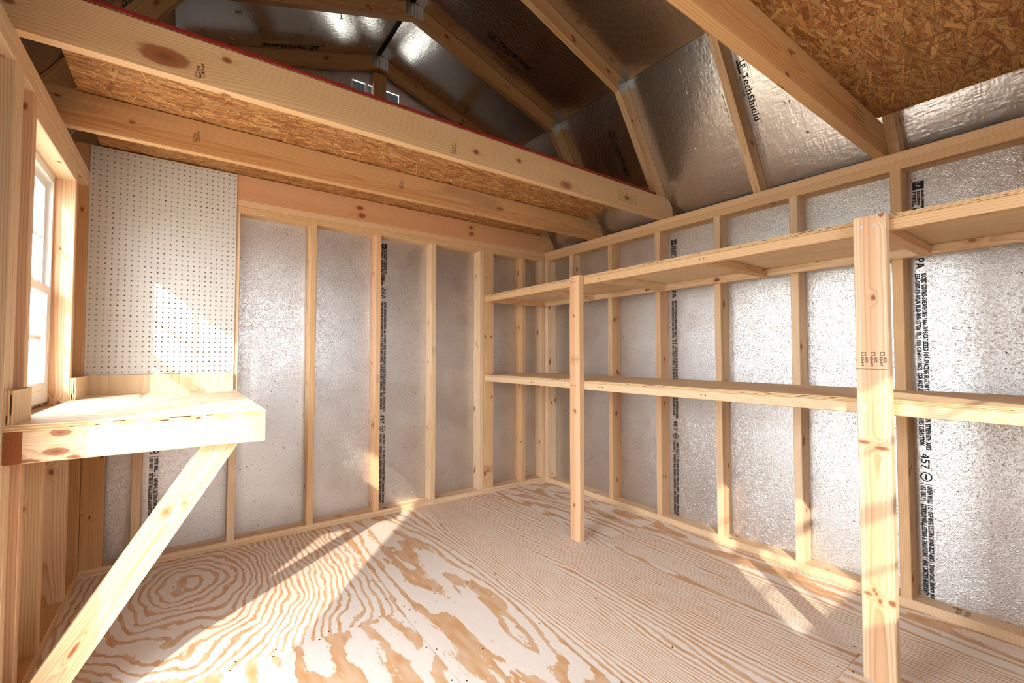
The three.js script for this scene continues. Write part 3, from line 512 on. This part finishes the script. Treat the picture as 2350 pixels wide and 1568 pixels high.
{
  const [j1, b1] = joist('loft joist with the red painted deck edge on top and a big knot', 1.238, 0, 1);
  for (const x of [-2.547, -1.617]) print('grade_stamp', b1, kdht, V(x, 2.005, 1.276), V(1, 0, 0), V(0, 1, 0), .026, .1, 0x2a211b, .8);
  print('green_marks', b1, greenMarks, V(-.443, 2.003, 1.276), V(1, 0, 0), V(0, 1, 0), .19, .075, 0x7f9a2e, .9);
  const [j2, b2] = joist('grey-stained loft joist in front of the pegboard top', .620, 1, 3);
  for (const x of [-2.548, -1.613]) print('grade_stamp', b2, kdht, V(x, 2.035, .658), V(1, 0, 0), V(0, 1, 0), .026, .1, 0x2a211b, .7);
  const [j3, b3] = joist('loft joist at upper right carrying the near loft', 2.370, 6, 3);
  print('green_marks', b3, greenMarks, V(-.403, 2.022, 2.408), V(1, 0, 0), V(0, 1, 0), .15, .08, 0x3f4a22, .85);
  joist('loft joist hidden under the middle of the near loft', 2.99, 6, 3);
  prism('rim_joist', wb, jp(), .0505, .0885, [1, 0], { custom: 2, tint: 2, label: 'reddish rim joist above the top plates' });
}
function deckUnit(label, z0, z1, seam, edgeZ) {
  const d = thing('loft_deck', label, 'loft deck', [W / 2, PT + .14, (z0 + z1) / 2]); const y0 = PT + .1445, y1 = y0 + .011;
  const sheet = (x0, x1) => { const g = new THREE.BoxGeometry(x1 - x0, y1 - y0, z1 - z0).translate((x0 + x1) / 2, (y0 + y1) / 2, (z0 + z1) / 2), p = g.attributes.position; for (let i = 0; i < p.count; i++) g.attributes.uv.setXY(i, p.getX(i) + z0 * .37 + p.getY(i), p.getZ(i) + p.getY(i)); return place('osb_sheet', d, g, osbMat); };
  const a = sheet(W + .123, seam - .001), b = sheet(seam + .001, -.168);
  if (edgeZ) { box('painted_edge', a, W + .122, seam - .001, y0, y1 + .0006, edgeZ, edgeZ + .0012, redMat, 'dark red painted edge'); box('painted_edge', b, seam + .001, -.167, y0, y1 + .0006, edgeZ, edgeZ + .0012, redMat, 'dark red painted edge'); box('painted_edge', a, W + .1222, W + .1228, y0, y1, z0, z1, redMat); }
}
deckUnit('strand board deck of the loft over pegboard and gable wall', .052, 1.277, -.52, 1.277);
deckUnit('strand board deck of the near loft at upper right', 2.372, ZF - .02, -1.4, 0);

// ------------------------------------------------------------------ shelves on the right wall
{
  const sh = thing('shelving_unit', 'two-tier built-in pine shelves with posts along the right wall', 'shelves', [-.4, 0, 1.8]);
  const z0 = D, z1 = ZF - D - .002, xf = -.699;
  const screw = (par, x, y, z, ax = 'x') => { const g = new THREE.CylinderGeometry(.0045, .0045, .0016, 10); if (ax === 'x') g.rotateZ(Math.PI / 2); place('screw', par, g.translate(x, y, z), steel); };
  for (const [yt, n] of [[.914, 0], [1.524, 1]]) {
    const s = ply('shelf', sh, xf, -D, yt - .0125, yt, z0 + .001, z1, 'y', 'z', plyMat), y1 = yt - .013, y0 = y1 - T;
    const fr = board('front_rail', s, xf, xf + T, y0, y1, z0 + .001, z1, { tint: n ? 1 : 0 }); board('rear_rail', s, -D - T, -D - .0005, y0, y1, z0 + .001, z1, { tint: 0 });
    for (const z of [z0 + .001, .662, 1.275, 1.885, 2.52, 3.12]) board('crosspiece', s, xf + T, -D - T, y0, y1, z, z + T, {});
    for (const z of [.68, 1.29, 1.90, 2.54]) for (const k of [-.008, .012]) place('screw', fr, new THREE.CylinderGeometry(.0032, .0032, .001, 8).rotateZ(Math.PI / 2).translate(xf - .0004, y0 + .02, z + k), new THREE.MeshStandardMaterial({ color: 0x4b4238, metalness: .5, roughness: .5 }));
  }
  const pa = board('post', sh, xf - T, xf - .0005, 0, 1.524, 1.083, 1.163, { custom: 4, tint: 2 }), pb = board('post', sh, xf - T, xf - .0005, 0, 1.524, 2.480, 2.569, { custom: 3, tint: 0 });
  board('post', sh, xf - T, xf - .0005, 0, 1.524, 3.40, 3.489, {});
  for (const y of [1.49, .885]) { screw(pb, xf - T - .0006, y, 2.505); screw(pb, xf - T - .0006, y, 2.540); screw(pa, xf - T - .0006, y, 1.103); screw(pa, xf - T - .0006, y, 1.132); }
  const st = ink(256, 192, (g) => { g.font = 'bold 34px sans-serif'; for (let i = 0; i < 3; i++) { g.save(); g.translate(70 + i * 78, 8); g.rotate(Math.PI / 2); g.lineWidth = 4; g.strokeRect(4, -14, 34, 34); g.fillText('625', 56, -20); g.fillText('KD-HT', 50, 16); g.restore(); } g.fillRect(0, 182, 256, 4); });
  print('grade_stamp', pb, st, V(xf - T, 1.043, 2.522), V(0, 0, 1), V(0, 1, 0), .082, .062, 0x2a1f17, .85); print('grade_stamp', pa, st, V(xf - T, 1.037, 1.12), V(0, 0, 1), V(0, 1, 0), .068, .055, 0x3a2c22, .7);
}
// ------------------------------------------------------------------ workbench under the window
{
  const wbn = thing('workbench', 'built-in pine workbench with diagonal brace under the window', 'workbench', [-2.65, 0, .67]);
  const x0 = XL + .0005, x1 = -2.339, z0 = D + .0005, z1 = 1.253, y0 = .762, y1 = .850, yt = .868;
  ply('bench_top', wbn, x0, x1, y1 + .0003, yt, z0, z1, 'y', 'x', benchMat);
  board('front_apron', wbn, -2.922, -2.377, y0, y1, z1 - T, z1, { custom: 5, tint: 0 });
  board('side_rail', wbn, -2.3768, x1, y0, y1, z0, z1, { tint: 0 }); board('ledger', wbn, x0, -2.9222, y0, y1, z0, z1, { tint: 3, end: darkEnd, label: 'dark-ended wall ledger' });
  board('rear_rail', wbn, -2.922, -2.377, y0, y1, z0, z0 + T, {});
  ply('backsplash', wbn, -2.9405, -2.352, yt + .0003, .9615, z0, .107, 'z', 'y', plyMat); ply('backsplash', wbn, x0, -2.941, yt + .0003, .9615, z0, .405, 'x', 'y', plyMat); ply('backsplash', wbn, x0, -2.941, yt + .0003, .9615, 1.075, z1 - .002, 'x', 'y', plyMat);
  const d = unit([.398, .636]), n = [-d[1], d[0]], A = [-2.418, .752], at = (y, o) => { const p = [A[0] + n[0] * o, A[1] + n[1] * o]; return [p[0] + d[0] * (y - p[1]) / d[1], y]; };
  const xW = XL + .001, toWall = (o) => { const p = [A[0] + n[0] * o, A[1] + n[1] * o]; return [xW, p[1] + d[1] * (xW - p[0]) / d[0]]; };
  const lowR = toWall(0);
  prism('diagonal_brace', wbn, lowR[1] < .001 ? [at(.001, 0), at(y1 - .002, 0), at(y1 - .002, D), toWall(D), [xW, .001]] : [lowR, at(y1 - .002, 0), at(y1 - .002, D), toWall(D)], z1 - 2 * T, z1 - T - .0005, d, { custom: 7, tint: 2 });
}
// ------------------------------------------------------------------ pegboard
{
  const pg = thing('pegboard', 'white perforated pegboard above the workbench', 'pegboard', [-2.654, .962, .093]);
  const nx = 24, ny = 44, p = .0253, x0 = -2.9585, y0 = .9625, zf = .0965, zb = .0912, r = .0034, pos = [], core = [], N = 8;
  const pushC = (...v) => { for (const q of v) core.push(...q); };
  const push = (...v) => { for (const q of v) pos.push(...q); };
  for (let j = 0; j < ny; j++) for (let i = 0; i < nx; i++) {
    const ax = x0 + i * p, ay = y0 + j * p, cx = ax + p / 2, cy = ay + p / 2, ring = [], sq = [];
    for (let k = 0; k < N; k++) { const a = k / N * 2 * Math.PI + Math.PI / 8 * 0, c = Math.cos(a), s = Math.sin(a), m = p / 2 / Math.max(Math.abs(c), Math.abs(s)); ring.push([cx + r * c, cy + r * s]); sq.push([cx + m * c, cy + m * s]); }
    for (let k = 0; k < N; k++) { const l = (k + 1) % N, a = ring[k], b = ring[l], c = sq[k], d = sq[l];
      push([...a, zf], [...c, zf], [...d, zf], [...a, zf], [...d, zf], [...b, zf]); pushC([...a, zb], [...d, zb], [...c, zb], [...a, zb], [...b, zb], [...d, zb]);
      pushC([...a, zf], [...b, zf], [...b, zb], [...a, zf], [...b, zb], [...a, zb]); }
  }
  const X1 = x0 + nx * p, Y1 = y0 + ny * p;
  for (const [a, b] of [[[x0, y0], [X1, y0]], [[X1, y0], [X1, Y1]], [[X1, Y1], [x0, Y1]], [[x0, Y1], [x0, y0]]]) push([...a, zf], [...a, zb], [...b, zb], [...a, zf], [...b, zb], [...b, zf]);
  const g = new THREE.BufferGeometry();   const nf = pos.length / 3; g.setAttribute('position', new THREE.Float32BufferAttribute([...pos, ...core], 3)); g.addGroup(0, nf, 0); g.addGroup(nf, core.length / 3, 1); g.computeVertexNormals();
  place('perforated_board', pg, g, [new THREE.MeshPhysicalMaterial({ color: 0xd3cfc7, roughness: .45, clearcoat: .15, side: THREE.DoubleSide }), new THREE.MeshStandardMaterial({ color: 0x3d2a1c, roughness: .9, side: THREE.DoubleSide })]);
}
scene.traverse((o) => { if (o.isMesh) { o.receiveShadow = true; } });
renderer.render(scene, camera);
